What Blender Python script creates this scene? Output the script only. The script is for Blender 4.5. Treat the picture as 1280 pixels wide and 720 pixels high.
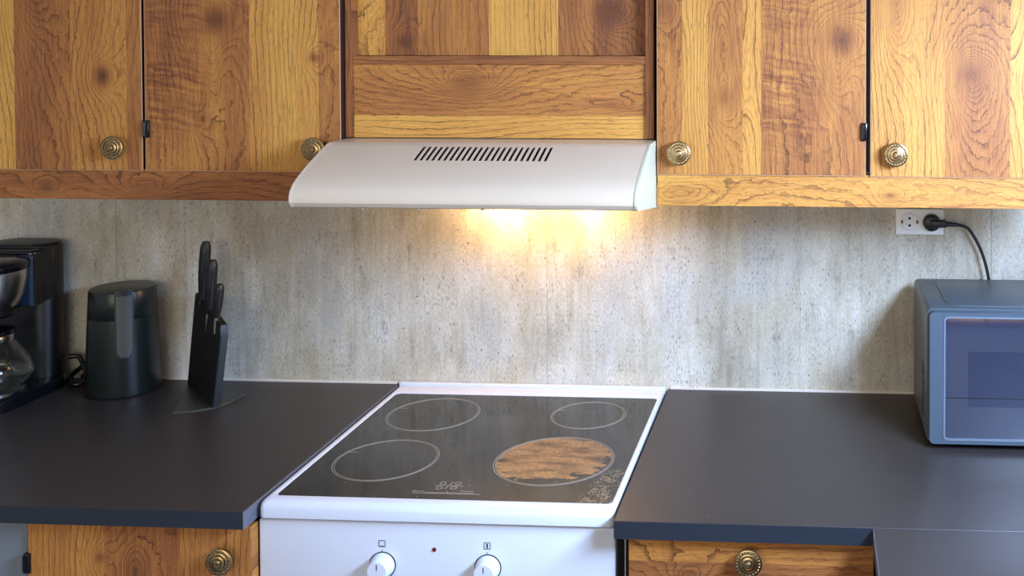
import bpy, bmesh, math, random
from mathutils import Vector, Matrix, noise as mnoise
random.seed(7)
PI = math.pi
scene = bpy.context.scene
for o in list(bpy.data.objects): bpy.data.objects.remove(o)
COL = scene.collection

# ------------------------------------------------------------------ camera
F, CX, CY = 1272.74, 943.42, 83.34            # focal length and principal point in 1280x720 pixels
YAW, PITCH, ROLL = -0.0558, 0.0225, -0.0006
CAM = Vector((0.5944, -2.2422, 1.6702))
def cam_axes():
    cy, sy, cp, sp = math.cos(YAW), math.sin(YAW), math.cos(PITCH), math.sin(PITCH)
    fwd = Vector((sy*cp, cy*cp, -sp)); right = Vector((cy, -sy, 0)); down = fwd.cross(right)
    c, s = math.cos(ROLL), math.sin(ROLL)
    return right*c + down*s, down*c - right*s, fwd
AX_R, AX_D, AX_F = cam_axes()
def on(x, y, ax, val):
    """point where the sight line of a photo pixel meets the plane axis = val"""
    v = AX_R*((x-CX)/F) + AX_D*((y-CY)/F) + AX_F
    return CAM + v*((val-CAM[ax])/v[ax])
cd = bpy.data.cameras.new('camera'); cam = bpy.data.objects.new('camera', cd); COL.objects.link(cam)
m = Matrix((AX_R, -AX_D, -AX_F)).transposed().to_4x4(); m.translation = CAM
cam.matrix_world = m
cd.sensor_width = 36.0; cd.lens = 36.0*F/1280
cd.shift_x = (640-CX)/1280; cd.shift_y = -(360-CY)/1280
cd.clip_start = 0.02
scene.camera = cam

# ------------------------------------------------------------------ light
w = bpy.data.worlds.new('sky'); scene.world = w; w.use_nodes = True
w.node_tree.nodes['Background'].inputs[0].default_value = (0.55, 0.72, 1.0, 1)
w.node_tree.nodes['Background'].inputs[1].default_value = 0.3
vs = scene.view_settings
vs.view_transform = 'Standard'; vs.look = 'None'; vs.gamma = 1.0; vs.use_curve_mapping = False
vs.exposure = -0.14
def area_light(name, loc, aim, sx, sy, power, col):
    l = bpy.data.lights.new(name, 'AREA'); l.shape = 'RECTANGLE'; l.size = sx; l.size_y = sy
    l.energy = power; l.color = col
    o = bpy.data.objects.new(name, l); COL.objects.link(o); o.location = loc
    o.rotation_euler = (Vector(aim)-Vector(loc)).to_track_quat('-Z', 'Y').to_euler()
    return o
# daylight through the window over the return worktop (right wall)
area_light('window_daylight_side', (1.30, -1.22, 1.72), (0.50, -1.15, 0.92), 0.80, 0.24, 84, (0.46, 0.64, 1.0))
# fill light added behind the camera, set at an unseen rear window
area_light('rear_fill_light', (-0.3, -4.56, 1.55), (-0.3, 0, 1.55), 2.6, 1.3, 43, (1.0, 0.93, 0.81))

# ------------------------------------------------------------------ helpers: objects
def wloc(o):
    v = Vector((0, 0, 0))
    while o is not None: v = v + o.location; o = o.parent
    return v
def mesh_obj(name, bm, mat, parent=None, smooth=None):
    me = bpy.data.meshes.new(name)
    if parent is not None: bmesh.ops.translate(bm, verts=bm.verts, vec=-wloc(parent))
    bmesh.ops.recalc_face_normals(bm, faces=bm.faces)
    bm.to_mesh(me); bm.free()
    if smooth is not None:
        me.polygons.foreach_set('use_smooth', [True]*len(me.polygons)); me.set_sharp_from_angle(angle=math.radians(smooth))
    me.materials.append(mat)
    o = bpy.data.objects.new(name, me); COL.objects.link(o)
    if parent is not None: o.parent = parent
    return o
def tag(o, label, cat, group=None):
    o['label'] = label; o['category'] = cat
    if group: o['group'] = group
    return o
def thing(name, label, cat, loc=(0, 0, 0), group=None):
    o = bpy.data.objects.new(name, None); COL.objects.link(o); o.location = loc; o.empty_display_size = 0.05
    return tag(o, label, cat, group)
def struct(o):
    o['kind'] = 'structure'; return o
# ------------------------------------------------------------------ helpers: shapes
def box(x0, x1, y0, y1, z0, z1, bev=0.0, seg=2, bm=None):
    b = bmesh.new()
    bmesh.ops.create_cube(b, size=1.0)
    for v in b.verts:
        v.co = Vector((x0+(v.co.x+.5)*(x1-x0), y0+(v.co.y+.5)*(y1-y0), z0+(v.co.z+.5)*(z1-z0)))
    if bev: bmesh.ops.bevel(b, geom=b.edges[:], offset=bev, segments=seg, affect='EDGES', profile=0.5)
    return merge(bm, b)
def merge(a, b):
    if a is None: return b
    me = bpy.data.meshes.new('tmp'); b.to_mesh(me); b.free(); a.from_mesh(me); bpy.data.meshes.remove(me)
    return a
def lathe(prof, origin, axis='Z', n=32, bm=None, cap=True):
    """prof: (radius, height); axis 'Z' up or '-Y' towards the room"""
    b = bmesh.new(); rings = []
    for r, h in prof:
        if r < 1e-6:
            rings.append([b.verts.new(_ax(0, 0, h, origin, axis))]); continue
        rings.append([b.verts.new(_ax(r*math.cos(2*PI*k/n), r*math.sin(2*PI*k/n), h, origin, axis)) for k in range(n)])
    for A, B in zip(rings, rings[1:]):
        for k in range(n):
            q = [A[k % len(A)], A[(k+1) % len(A)], B[(k+1) % len(B)], B[k % len(B)]]
            u = []
            for v in q:
                if v not in u: u.append(v)
            if len(u) >= 3:
                try: b.faces.new(u)
                except ValueError: pass
    if cap:
        for R_ in (rings[0], rings[-1]):
            if len(R_) > 2:
                try: b.faces.new(R_)
                except ValueError: pass
    return merge(bm, b)
def _ax(a, c, h, o, axis):
    o = Vector(o)
    if axis == 'Z': return o + Vector((a, c, h))
    if axis == '-Y': return o + Vector((a, -h, c))
    if axis == 'X': return o + Vector((h, a, c))
def prism_x(prof, x0, x1, bm=None, bev=0, seg=2):
    """closed (y,z) outline extruded along X"""
    b = bmesh.new()
    A = [b.verts.new((x0, y, z)) for y, z in prof]; B = [b.verts.new((x1, y, z)) for y, z in prof]
    n = len(prof); b.faces.new(A); b.faces.new(B[::-1])
    for k in range(n): b.faces.new((A[k], A[(k+1) % n], B[(k+1) % n], B[k]))
    return merge(bm, b)
def prism_z(prof, z0, z1, bm=None, bev=0.0, seg=2):
    b = bmesh.new()
    A = [b.verts.new((x, y, z0)) for x, y in prof]; B = [b.verts.new((x, y, z1)) for x, y in prof]
    n = len(prof); fa = b.faces.new(A[::-1]); fb = b.faces.new(B)
    for k in range(n): b.faces.new((A[k], A[(k+1) % n], B[(k+1) % n], B[k]))
    if bev:
        ed = [e for e in b.edges if abs(e.verts[0].co.z-e.verts[1].co.z) < 1e-7 and e.verts[0].co.z > (z0+z1)/2]
        bmesh.ops.bevel(b, geom=ed, offset=bev, segments=seg, affect='EDGES', profile=0.5)
    return merge(bm, b)
def rrect(x0, x1, y0, y1, r, n=6):
    pts = []
    for cx, cy, a0 in ((x1-r, y1-r, 0), (x0+r, y1-r, 90), (x0+r, y0+r, 180), (x1-r, y0+r, 270)):
        for k in range(n+1):
            a = math.radians(a0+90*k/n); pts.append((cx+r*math.cos(a), cy+r*math.sin(a)))
    return pts
def frame_y(outer, inner, y0, y1, bm=None):
    """ring between two (x,z) outlines of equal length, from y0 (front) to y1 (back)"""
    b = bmesh.new(); n = len(outer)
    L = [[b.verts.new((x, y, z)) for x, z in P] for P, y in ((outer, y0), (inner, y0), (inner, y1), (outer, y1))]
    for i in range(4):
        A, B = L[i], L[(i+1) % 4]
        for k in range(n): b.faces.new((A[k], A[(k+1) % n], B[(k+1) % n], B[k]))
    return merge(bm, b)
def spline(pts, n=8):
    pts = [Vector(p) for p in pts]; out = []
    for i in range(len(pts)-1):
        p0 = pts[max(i-1, 0)]; p1 = pts[i]; p2 = pts[i+1]; p3 = pts[min(i+2, len(pts)-1)]
        for k in range(n):
            t = k/n
            out.append(0.5*((2*p1)+(p2-p0)*t+(2*p0-5*p1+4*p2-p3)*t*t+(3*p1-p0-3*p2+p3)*t**3))
    out.append(pts[-1]); return out
def tube(pts, r, n=8, bm=None, radii=None):
    b = bmesh.new(); rings = []; up = Vector((0.13, 0.31, 0.94)).normalized()
    for i, p in enumerate(pts):
        d = (pts[min(i+1, len(pts)-1)]-pts[max(i-1, 0)]).normalized()
        s = d.cross(up); s = s.normalized() if s.length > 1e-4 else Vector((1, 0, 0))
        up = s.cross(d).normalized(); rr = radii[i] if radii else r
        rings.append([b.verts.new(p + s*rr*math.cos(2*PI*k/n) + up*rr*math.sin(2*PI*k/n)) for k in range(n)])
    for A, B in zip(rings, rings[1:]):
        for k in range(n): b.faces.new((A[k], A[(k+1) % n], B[(k+1) % n], B[k]))
    b.faces.new(rings[0]); b.faces.new(rings[-1][::-1])
    return merge(bm, b)
def annulus(cx, cy, z, r0, r1, n=72, h=0.0004, bm=None):
    return lathe([(r0, 0), (r0, h), (r1, h), (r1, 0), (r0, 0)], (cx, cy, z), 'Z', n, bm, cap=False)
def strip(p, q, wd, h, bm=None, up=Vector((0, 0, 1))):
    """thin flat printed line from p to q lying on a surface with normal up"""
    p, q = Vector(p), Vector(q); d = (q-p).normalized(); s = d.cross(up).normalized()*wd/2; u = up*h
    b = bmesh.new(); c = [p-s, p+s, q+s, q-s]
    A = [b.verts.new(v) for v in c]; B = [b.verts.new(v+u) for v in c]
    b.faces.new(A); b.faces.new(B)
    for k in range(4): b.faces.new((A[k], A[(k+1) % 4], B[(k+1) % 4], B[k]))
    return merge(bm, b)

# ------------------------------------------------------------------ helpers: materials
def lin(r, g, b):
    f = lambda c: (c/255/12.92) if c/255 <= 0.04045 else ((c/255+0.055)/1.055)**2.4
    return (f(r), f(g), f(b), 1)
class G:
    def __init__(s, name):
        s.mat = bpy.data.materials.new(name); s.mat.use_nodes = True
        s.t = s.mat.node_tree; s.n = s.t.nodes; s.bsdf = s.n['Principled BSDF']
        g = s.n.new('ShaderNodeNewGeometry'); sp = s.n.new('ShaderNodeSeparateXYZ'); s.link(g.outputs['Position'], sp.inputs[0])
        s.pos = g.outputs['Position']; s.X, s.Y, s.Z = sp.outputs
    def link(s, a, b): s.t.links.new(a, b)
    def put(s, sock, v):
        if isinstance(v, bpy.types.NodeSocket): s.link(v, sock)
        else: sock.default_value = v
    def m(s, op, *a, clamp=False):
        nd = s.n.new('ShaderNodeMath'); nd.operation = op; nd.use_clamp = clamp
        for i, v in enumerate(a): s.put(nd.inputs[i], v)
        return nd.outputs[0]
    def add(s, a, b): return s.m('ADD', a, b)
    def sub(s, a, b): return s.m('SUBTRACT', a, b)
    def mul(s, a, b): return s.m('MULTIPLY', a, b)
    def vec(s, x, y, z=0.0):
        nd = s.n.new('ShaderNodeCombineXYZ')
        for i, v in enumerate((x, y, z)): s.put(nd.inputs[i], v)
        return nd.outputs[0]
    def noise(s, v, scale=1.0, detail=2.0, rough=0.5, dist=0.0):
        nd = s.n.new('ShaderNodeTexNoise'); s.put(nd.inputs['Vector'], v)
        nd.inputs['Scale'].default_value = scale; nd.inputs['Detail'].default_value = detail
        nd.inputs['Roughness'].default_value = rough; nd.inputs['Distortion'].default_value = dist
        return nd.outputs[0]
    def voro(s, v, scale, rand=1.0):
        nd = s.n.new('ShaderNodeTexVoronoi'); s.put(nd.inputs['Vector'], v); nd.inputs['Scale'].default_value = scale
        nd.inputs['Randomness'].default_value = rand
        return nd.outputs['Distance'], nd.outputs['Color']
    def step(s, v, lo, hi, a=0.0, b=1.0):
        nd = s.n.new('ShaderNodeMapRange'); nd.interpolation_type = 'SMOOTHSTEP'
        s.put(nd.inputs[0], v); s.put(nd.inputs[1], lo); s.put(nd.inputs[2], hi); s.put(nd.inputs[3], a); s.put(nd.inputs[4], b)
        return nd.outputs[0]
    def lerp(s, f, a, b):
        nd = s.n.new('ShaderNodeMix'); nd.data_type = 'FLOAT'
        s.put(nd.inputs[0], f); s.put(nd.inputs[2], a); s.put(nd.inputs[3], b); return nd.outputs[0]
    def mix(s, f, a, b, mode='MIX'):
        nd = s.n.new('ShaderNodeMix'); nd.data_type = 'RGBA'; nd.blend_type = mode
        s.put(nd.inputs[0], f); s.put(nd.inputs[6], a); s.put(nd.inputs[7], b); return nd.outputs[2]
    def ramp(s, v, stops, interp='LINEAR'):
        nd = s.n.new('ShaderNodeValToRGB'); cr = nd.color_ramp; cr.interpolation = interp
        cr.elements[0].position = stops[0][0]; cr.elements[0].color = stops[0][1]
        cr.elements[1].position = stops[1][0]; cr.elements[1].color = stops[1][1]
        for p, c in stops[2:]:
            e = cr.elements.new(p); e.color = c
        s.put(nd.inputs[0], v); return nd.outputs[0]
    def bump(s, h, strength=0.2, dist=0.001):
        nd = s.n.new('ShaderNodeBump'); nd.inputs['Strength'].default_value = strength; nd.inputs['Distance'].default_value = dist
        s.put(nd.inputs['Height'], h); s.link(nd.outputs[0], s.bsdf.inputs['Normal'])
    def out(s, col=None, rough=None, metal=None, **kw):
        if col is not None: s.put(s.bsdf.inputs['Base Color'], col)
        if rough is not None: s.put(s.bsdf.inputs['Roughness'], rough)
        if metal is not None: s.put(s.bsdf.inputs['Metallic'], metal)
        for k, v in kw.items(): s.put(s.bsdf.inputs[k.replace('_', ' ')], v)
        return s.mat

def simple(name, col, rough=0.5, metal=0.0, var=0.06, scale=40.0, bump=0.0, bscale=600.0, **kw):
    g = G(name); n = g.noise(g.pos, scale, 3.0)
    c2 = tuple(min(1, c*(1+var)) for c in col[:3])+(1,); c1 = tuple(c*(1-var) for c in col[:3])+(1,)
    if bump: g.bump(g.noise(g.pos, bscale, 2.0), bump, 0.0006)
    return g.out(g.mix(n, c1, c2), rough, metal, **kw)

TONES = [(0.0, lin(222, 164, 76)), (0.35, lin(198, 134, 62)), (0.65, lin(164, 102, 52)), (1.0, lin(112, 64, 38))]
def wood(name, u_range, planks, knots=(), vertical=True, seed=0.0, ripple=(), rough=0.50):
    """teak-look laminate. planks: (u start, tone 0..1, figure 0..1); knots: (u, v, ru, rv, rings, dark)"""
    g = G(name); u, v = (g.X, g.Z) if vertical else (g.Z, g.X)
    a, b = u_range; uu = g.m('DIVIDE', g.sub(u, a), b-a, clamp=True)
    uw = g.add(uu, g.mul(g.sub(g.noise(g.vec(g.mul(u, 3.0), g.mul(v, 6.0), seed), 1.0, 2.0), 0.5), 0.004))
    st = []
    for k, (p, tone, fig) in enumerate(planks):
        st.append((max(0.0, (p-a)/(b-a)), (tone, fig, (k*0.618+seed*0.37) % 1.0, 1)))
    if len(st) == 1: st.append((1.0, st[0][1]))
    r = g.ramp(uw, st, 'CONSTANT'); sp = g.n.new('ShaderNodeSeparateColor'); g.link(r, sp.inputs[0])
    tone, fig, sd = sp.outputs
    s1 = g.add(g.mul(sd, 23.0), seed*3.1)
    n1 = g.noise(g.vec(g.mul(u, 6.5), g.mul(v, 1.7), s1), 1.0, 1.5, 0.45)
    n2 = g.noise(g.vec(g.mul(u, 42.0), g.mul(v, 11.0), s1), 1.0, 2.0, 0.5)
    n3 = g.noise(g.vec(g.mul(u, 14.0), g.mul(v, 5.0), s1), 1.0, 2.0, 0.5)
    f = g.mul(u, g.lerp(fig, 105.0, 26.0))
    f = g.add(f, g.mul(n1, g.lerp(fig, 5.0, 21.0)))
    f = g.add(f, g.mul(n2, g.lerp(fig, 0.45, 0.85)))
    f = g.add(f, g.mul(n3, g.lerp(fig, 0.5, 1.6)))
    n4 = g.noise(g.vec(g.mul(u, 130.0), g.mul(v, 34.0), s1), 1.0, 2.0, 0.6)
    f = g.add(f, g.mul(n4, g.lerp(fig, 0.35, 0.55)))
    n5 = g.noise(g.vec(g.mul(u, 62.0), g.mul(v, 55.0), s1), 1.0, 3.0, 0.6)
    f = g.add(f, g.mul(n5, g.lerp(fig, 0.15, 1.5)))
    core = None
    for (ku, kv, ru, rv, A, dk) in knots:
        du = g.m('DIVIDE', g.sub(u, ku), ru); dv = g.m('DIVIDE', g.sub(v, kv), rv)
        d2 = g.add(g.mul(du, du), g.mul(dv, dv))
        f = g.add(f, g.m('DIVIDE', A*1.5, g.add(1.0, d2)))
        c = g.mul(g.m('EXPONENT', g.mul(d2, -2.2)), dk)
        core = c if core is None else g.add(core, c)
    fr = g.m('FRACT', f)
    ln = g.m('POWER', fr, 9.0); edge = g.step(fr, 0.975, 1.0, 1.0, 0.3); ln = g.mul(ln, edge)
    wk = g.step(g.noise(g.vec(g.mul(u, 25.0), g.mul(v, 4.0), g.add(s1, 7.0)), 1.0, 2.0), 0.3, 0.62, 0.35, 1.15)
    ln = g.mul(ln, wk)
    ft = g.m('FRACT', g.add(g.mul(f, 3.0), 0.3)); ln2 = g.mul(g.m('POWER', ft, 5.0), 0.46)
    fib = g.noise(g.vec(g.mul(u, 420.0), g.mul(v, 16.0), s1), 1.0, 3.0, 0.6)
    pore = g.step(g.noise(g.vec(g.mul(u, 620.0), g.mul(v, 45.0), s1), 1.0, 1.0), 0.62, 0.74)
    soft = g.noise(g.vec(g.mul(u, 16.0), g.mul(v, 2.6), g.add(s1, 3.0)), 1.0, 3.0, 0.5)
    t = g.add(tone, g.mul(g.sub(soft, 0.5), 0.75))
    t = g.add(t, g.mul(g.sub(fib, 0.5), 0.75))
    t = g.add(t, g.mul(g.m('POWER', fr, 2.0), g.lerp(fig, 0.06, 0.12)))
    if core is not None: t = g.add(t, g.mul(core, 0.55))
    for (r0, r1, v0, v1) in ripple:
        mk = g.mul(g.step(u, r0-0.002, r0+0.006), g.step(u, r1-0.05, r1+0.03, 1.0, 0.0))
        mk = g.mul(mk, g.mul(g.step(v, v0-.03, v0+.02), g.step(v, v1-.02, v1+.03, 1.0, 0.0)))
        wv = g.add(g.mul(v, 120.0), g.add(g.mul(g.noise(g.vec(g.mul(u, 26.0), g.mul(v, 14.0), 2.0), 1.0, 2.0), 2.2), g.mul(u, 22.0)))
        rp = g.noise(g.vec(g.mul(u, 14.0), wv, 4.0), 1.0, 4.0, 0.65)
        grp = g.step(g.noise(g.vec(2.0, g.mul(v, 11.0), 6.0), 1.0, 1.0), 0.36, 0.60, 0.25, 1.0)
        t = g.add(t, g.mul(g.mul(mk, grp), g.mul(g.sub(rp, 0.44), 1.9)))
    col = g.ramp(t, TONES)
    col = g.mix(g.m('MINIMUM', g.mul(ln, 0.95), 0.95), col, lin(62, 32, 15))
    col = g.mix(ln2, col, lin(120, 70, 34))
    col = g.mix(g.mul(pore, 0.55), col, lin(84, 46, 22))
    if core is not None: col = g.mix(g.m('MINIMUM', g.mul(core, 0.6), 0.8), col, lin(78, 42, 24))
    g.bump(g.add(fib, g.mul(ln, -0.6)), 0.10, 0.0005)
    return g.out(col, g.add(rough, g.mul(fib, 0.12)), 0.0, Specular_IOR_Level=0.35)

# ------------------------------------------------------------------ materials
DOOR_Y = -0.340
def ux(px): return on(px, 120, 1, DOOR_Y).x
def uz(py, px=640): return on(px, py, 1, DOOR_Y).z
def kn(px, py, rx, rz, A, dk):
    p = on(px, py, 1, DOOR_Y); return (p.x, p.z, rx/640.0, rz/640.0, A, dk)
M = {}
M['door1'] = wood('teak_laminate_door_a', (-1.12, -0.69),
    [(-1.12, .05, .2), (ux(18), .62, .9), (ux(88), .38, .45), (ux(158), .55, .2)],
    [kn(128, 95, 13, 17, 5.5, .9), kn(40, -20, 30, 60, 6, .2)], seed=1.3)
M['door2'] = wood('teak_laminate_door_b', (-0.70, -0.30),
    [(-0.70, .52, .55), (ux(312), .18, .15), (ux(398), .6, .8)],
    [kn(268, 25, 22, 24, 8, .8), kn(392, 72, 9, 9, 3, .7), kn(262, 78, 14, 44, 4, .0), kn(250, 150, 12, 16, 2.5, .2), kn(390, 215, 24, 14, 3, .5)],
    seed=2.1, ripple=[(ux(183), ux(262), uz(180), uz(0))])
M['door3'] = wood('teak_laminate_door_c', (0.30, 0.70),
    [(0.30, .52, .8), (ux(852), .26, .2), (ux(884), .42, .75), (ux(928), .20, .1), (ux(951), .52, .55)],
    [kn(828, 12, 13, 13, 4, .2), kn(905, 122, 12, 18, 6, .3), kn(1052, 50, 22, 22, 8, .6), kn(1046, 92, 14, 40, 4, 0), kn(905, 60, 14, 60, 5, 0)],
    seed=3.4, ripple=[(ux(952), ux(1020), uz(190), uz(0))])
M['door4'] = wood('teak_laminate_door_d', (0.70, 1.12),
    [(0.70, .30, .35), (ux(1180), .58, .85), (ux(1262), .14, .1)],
    [kn(1120, -6, 14, 50, 8, .3), kn(1213, 93, 17, 17, 6, .3), kn(1215, 110, 30, 60, 5, 0)], seed=4.2)
M['rail_l'] = wood('teak_laminate_rail_a', (1.36, 1.43), [(1.36, .66, .55)],
    [(on(190, 232, 1, -.32).z, on(190, 232, 1, -.32).x, .02, .05, 3.5, .1), (on(65, 232, 1, -.32).z, on(65, 232, 1, -.32).x, .012, .02, 3, .4)], vertical=False, seed=5.0)
M['rail_r'] = wood('teak_laminate_rail_b', (1.36, 1.43), [(1.36, .32, .6)],
    [(on(1112, 243, 1, -.32).z, on(1112, 243, 1, -.32).x, .011, .016, 4, .4), (on(850, 240, 1, -.32).z, on(850, 240, 1, -.32).x, .02, .05, 3.5, .1)], vertical=False, seed=6.0)
M['niche_top'] = wood('teak_laminate_niche_back', (-0.30, 0.30),
    [(-0.30, .15, .7), (ux(470), .72, .6), (ux(512), .5, .3), (ux(602), .06, .12), (ux(690), .62, .35), (ux(735), .78, .85)],
    [kn(495, 52, 12, 12, 5, .5), kn(762, 12, 24, 26, 8, .5)], seed=7.7)
zz = lambda py: on(620, py, 1, -.318).z
M['niche_low'] = wood('teak_laminate_niche_front', (1.47, 1.65), [(1.47, .10, .2), (zz(145), .46, .75)],
    [(zz(103), on(585, 103, 1, -.318).x, .022, .045, 7, .35), (zz(130), on(765, 135, 1, -.318).x, .012, .05, 3, .2)], vertical=False, seed=8.3)
M['edge_v'] = wood('teak_edge_vertical', (-1.2, 1.2), [(-1.2, .72, .1)], vertical=True, seed=9.1)
M['edge_h'] = wood('teak_edge_horizontal', (1.3, 1.7), [(1.3, .72, .1)], vertical=False, seed=9.6)
M['base_l'] = wood('teak_laminate_base_door', (-0.75, -0.32),
    [(-0.75, .42, .15), (on(130, 690, 1, -.61).x, .66, .85), (on(225, 690, 1, -.61).x, .5, .3)],
    [(on(125, 697, 1, -.61).x, on(125, 697, 1, -.61).z, .012, .012, 4, .5), (on(168, 720, 1, -.61).x, on(168, 715, 1, -.61).z, .025, .05, 5, .2)], seed=10.3)
M['base_r'] = wood('teak_laminate_drawer_front', (0.70, 0.90),
    [(0.70, .72, .7), (on(930, 705, 1, -.61).z, .46, .35)],
    [(on(860, 720, 1, -.61).z, on(860, 720, 1, -.61).x, .02, .03, 4, .3)], vertical=False, seed=11.9)
M['board'] = wood('teak_board', (0.7, 1.35), [(.7, .5, .3), (.858, .65, .5), (.966, .45, .3), (1.074, .6, .4), (1.18, .5, .3)], seed=14.0)
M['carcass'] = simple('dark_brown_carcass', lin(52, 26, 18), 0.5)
M['door_highlight'] = simple('pale_edge_highlight', lin(205, 160, 120), 0.45)  # pale colour that paints the highlight along the door edges

def concrete():
    g = G('concrete_look_backsplash'); x, z = g.X, g.Z
    big = g.noise(g.vec(g.mul(x, 3.4), g.mul(z, 1.3), 1.0), 1.0, 4.0, 0.55)
    mid = g.noise(g.vec(g.mul(x, 11.0), g.mul(z, 5.5), 3.0), 1.0, 6.0, 0.65)
    st = g.noise(g.vec(g.mul(x, 70.0), g.mul(z, 6.0), 5.0), 1.0, 4.0, 0.6)
    fine = g.noise(g.vec(g.mul(x, 330.0), g.mul(z, 120.0), 7.0), 1.0, 3.0, 0.7)
    t = g.add(g.mul(big, 0.40), g.add(g.mul(mid, 0.38), g.mul(st, 0.22)))
    col = g.ramp(t, [(0.36, lin(158, 148, 128)), (0.45, lin(188, 179, 158)), (0.51, lin(207, 199, 180)), (0.57, lin(220, 214, 198)), (0.65, lin(234, 230, 220))])
    sn = g.step(g.noise(g.vec(g.mul(x, 8.0), g.mul(z, 3.0), 11.0), 1.0, 4.0, 0.6), 0.48, 0.70)
    col = g.mix(g.mul(sn, 0.50), col, lin(184, 164, 124))
    sg = g.step(g.noise(g.vec(g.mul(x, 5.0), g.mul(z, 3.0), 17.0), 1.0, 3.0, 0.6), 0.48, 0.66)
    col = g.mix(g.mul(sg, 0.40), col, lin(188, 190, 190))
    dk = g.step(g.noise(g.vec(g.mul(x, 34.0), g.mul(z, 11.0), 13.0), 1.0, 6.0, 0.75), 0.55, 0.72)
    col = g.mix(g.mul(dk, 0.58), col, lin(112, 104, 86))
    dash = g.step(g.noise(g.vec(g.mul(x, 420.0), g.mul(z, 90.0), 19.0), 1.0, 2.0, 0.6), 0.57, 0.68)
    dmask = g.step(g.noise(g.vec(g.mul(x, 22.0), g.mul(z, 7.0), 23.0), 1.0, 4.0, 0.65), 0.40, 0.62)
    col = g.mix(g.mul(dash, g.mul(dmask, 0.8)), col, lin(84, 78, 66))
    vl = g.step(g.noise(g.vec(g.mul(x, 300.0), g.mul(z, 5.0), 29.0), 1.0, 3.0, 0.6), 0.58, 0.70)
    col = g.mix(g.mul(vl, g.mul(dmask, 0.34)), col, lin(112, 104, 88))
    col = g.mix(g.mul(g.step(fine, 0.36, 0.58, 1.0, 0.0), 0.26), col, lin(120, 114, 100))
    col = g.mix(g.mul(g.step(fine, 0.55, 0.75), 0.25), col, lin(238, 236, 228))
    # pits
    d, c = g.voro(g.vec(x, z, 0.0), 34.0); sc = g.n.new('ShaderNodeSeparateColor'); g.link(c, sc.inputs[0])
    rad = g.mul(g.m('MAXIMUM', g.sub(sc.outputs[0], 0.62), 0.0), 0.20)
    pit = g.mul(g.step(g.sub(d, rad), -0.02, 0.012, 1.0, 0.0), g.step(sc.outputs[0], 0.62, 0.64))
    d2, c2 = g.voro(g.vec(x, g.mul(z, 0.55), 3.0), 120.0); s2 = g.n.new('ShaderNodeSeparateColor'); g.link(c2, s2.inputs[0])
    zone = g.step(mid, 0.42, 0.56)
    pit2 = g.mul(g.mul(g.step(d2, 0.10, 0.24, 1.0, 0.0), g.step(s2.outputs[0], 0.60, 0.66)), zone)
    col = g.mix(g.mul(pit, 0.85), col, lin(52, 50, 46)); col = g.mix(g.mul(pit2, 0.6), col, lin(74, 70, 62))
    # shuttering board joints
    for px, wd, s_ in ((146, .002, .35), (232, .0015, .3), (443, .002, .25), (684, .002, .3), (948, .0015, .3), (1000, .0015, .25), (1239, .0022, .5)):
        xx = on(px, 370, 1, 0).x
        ln = g.step(g.m('ABSOLUTE', g.sub(g.add(x, g.mul(g.sub(st, .5), .003)), xx)), 0.0, wd, 1.0, 0.0)
        col = g.mix(g.mul(ln, s_), col, lin(90, 88, 80))
    g.bump(g.sub(g.add(fine, g.mul(dash, -1.0)), g.mul(pit, 2.0)), 0.25, 0.0008)
    return g.out(col, 0.55)
M['concrete'] = concrete()

def laminate(name, col, rough):
    g = G(name); n = g.noise(g.pos, 1500.0, 2.0); n2 = g.noise(g.pos, 6.0, 3.0)
    sp_, sc_ = g.voro(g.pos, 28.0); s = g.n.new('ShaderNodeSeparateColor'); g.link(sc_, s.inputs[0])
    dust = g.mul(g.step(sp_, 0.02, 0.035, 1.0, 0.0), g.step(s.outputs[0], 0.80, 0.82))
    c = g.mix(n2, tuple(k*.85 for k in col[:3])+(1,), tuple(k*1.15 for k in col[:3])+(1,))
    c = g.mix(g.mul(dust, 0.7), c, lin(170, 170, 170))
    g.bump(n, 0.12, 0.0003)
    return g.out(c, g.add(rough-0.04, g.mul(n2, 0.08)))
M['counter'] = laminate('black_laminate_worktop', lin(54, 48, 45), 0.40)
M['counter_edge'] = simple('dark_navy_edge_band', lin(30, 38, 48), 0.5)
M['counter_end'] = simple('grey_scuffed_end_band', lin(96, 100, 112), 0.5, var=.2)
M['stove_white'] = simple('white_enamel', lin(222, 226, 236), 0.22, var=.01)
M['hood_white'] = simple('warm_white_paint', lin(218, 199, 174), 0.30, var=.012)
M['hood_cap'] = simple('greenish_white_plastic', lin(206, 204, 176), 0.4, var=.01)
M['black'] = simple('black_plastic', lin(14, 14, 14), 0.40)
M['black_gloss'] = simple('glossy_black_plastic', lin(14, 16, 20), 0.14)
M['black_matte'] = simple('matte_black', lin(12, 12, 12), 0.75)
M['knife_black'] = simple('matte_black_composite', lin(11, 11, 11), 0.5, bump=.1)
M['plate_grey'] = simple('dark_grey_metal_plate', lin(66, 65, 58), 0.42, 0.2)
M['steel'] = simple('brushed_steel', lin(200, 200, 198), 0.24, 1.0, var=.05)
M['brass'] = simple('antique_brass', lin(176, 152, 112), 0.30, 1.0, var=.22, scale=220)
M['print_grey'] = simple('pale_grey_print', lin(158, 150, 136), 0.5)
M['print_dark'] = simple('dark_print', lin(40, 44, 54), 0.5)
M['caulk'] = simple('white_silicone', lin(222, 214, 200), 0.5)
M['socket_white'] = simple('white_socket_plastic', lin(238, 240, 236), 0.35, var=.01)
M['mw_body'] = simple('slate_grey_painted_metal', lin(74, 84, 90), 0.38, var=.05)
M['mw_door'] = simple('slate_blue_plastic', lin(68, 82, 94), 0.36, var=.03)
M['mw_bezel_highlight'] = simple('slate_bezel_highlight', lin(104, 114, 126), 0.35)  # bezel kept paler to paint a thin highlight line around the window
M['jug'] = simple('dark_green_black_satin', lin(22, 28, 25), 0.30, var=.06)
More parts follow.
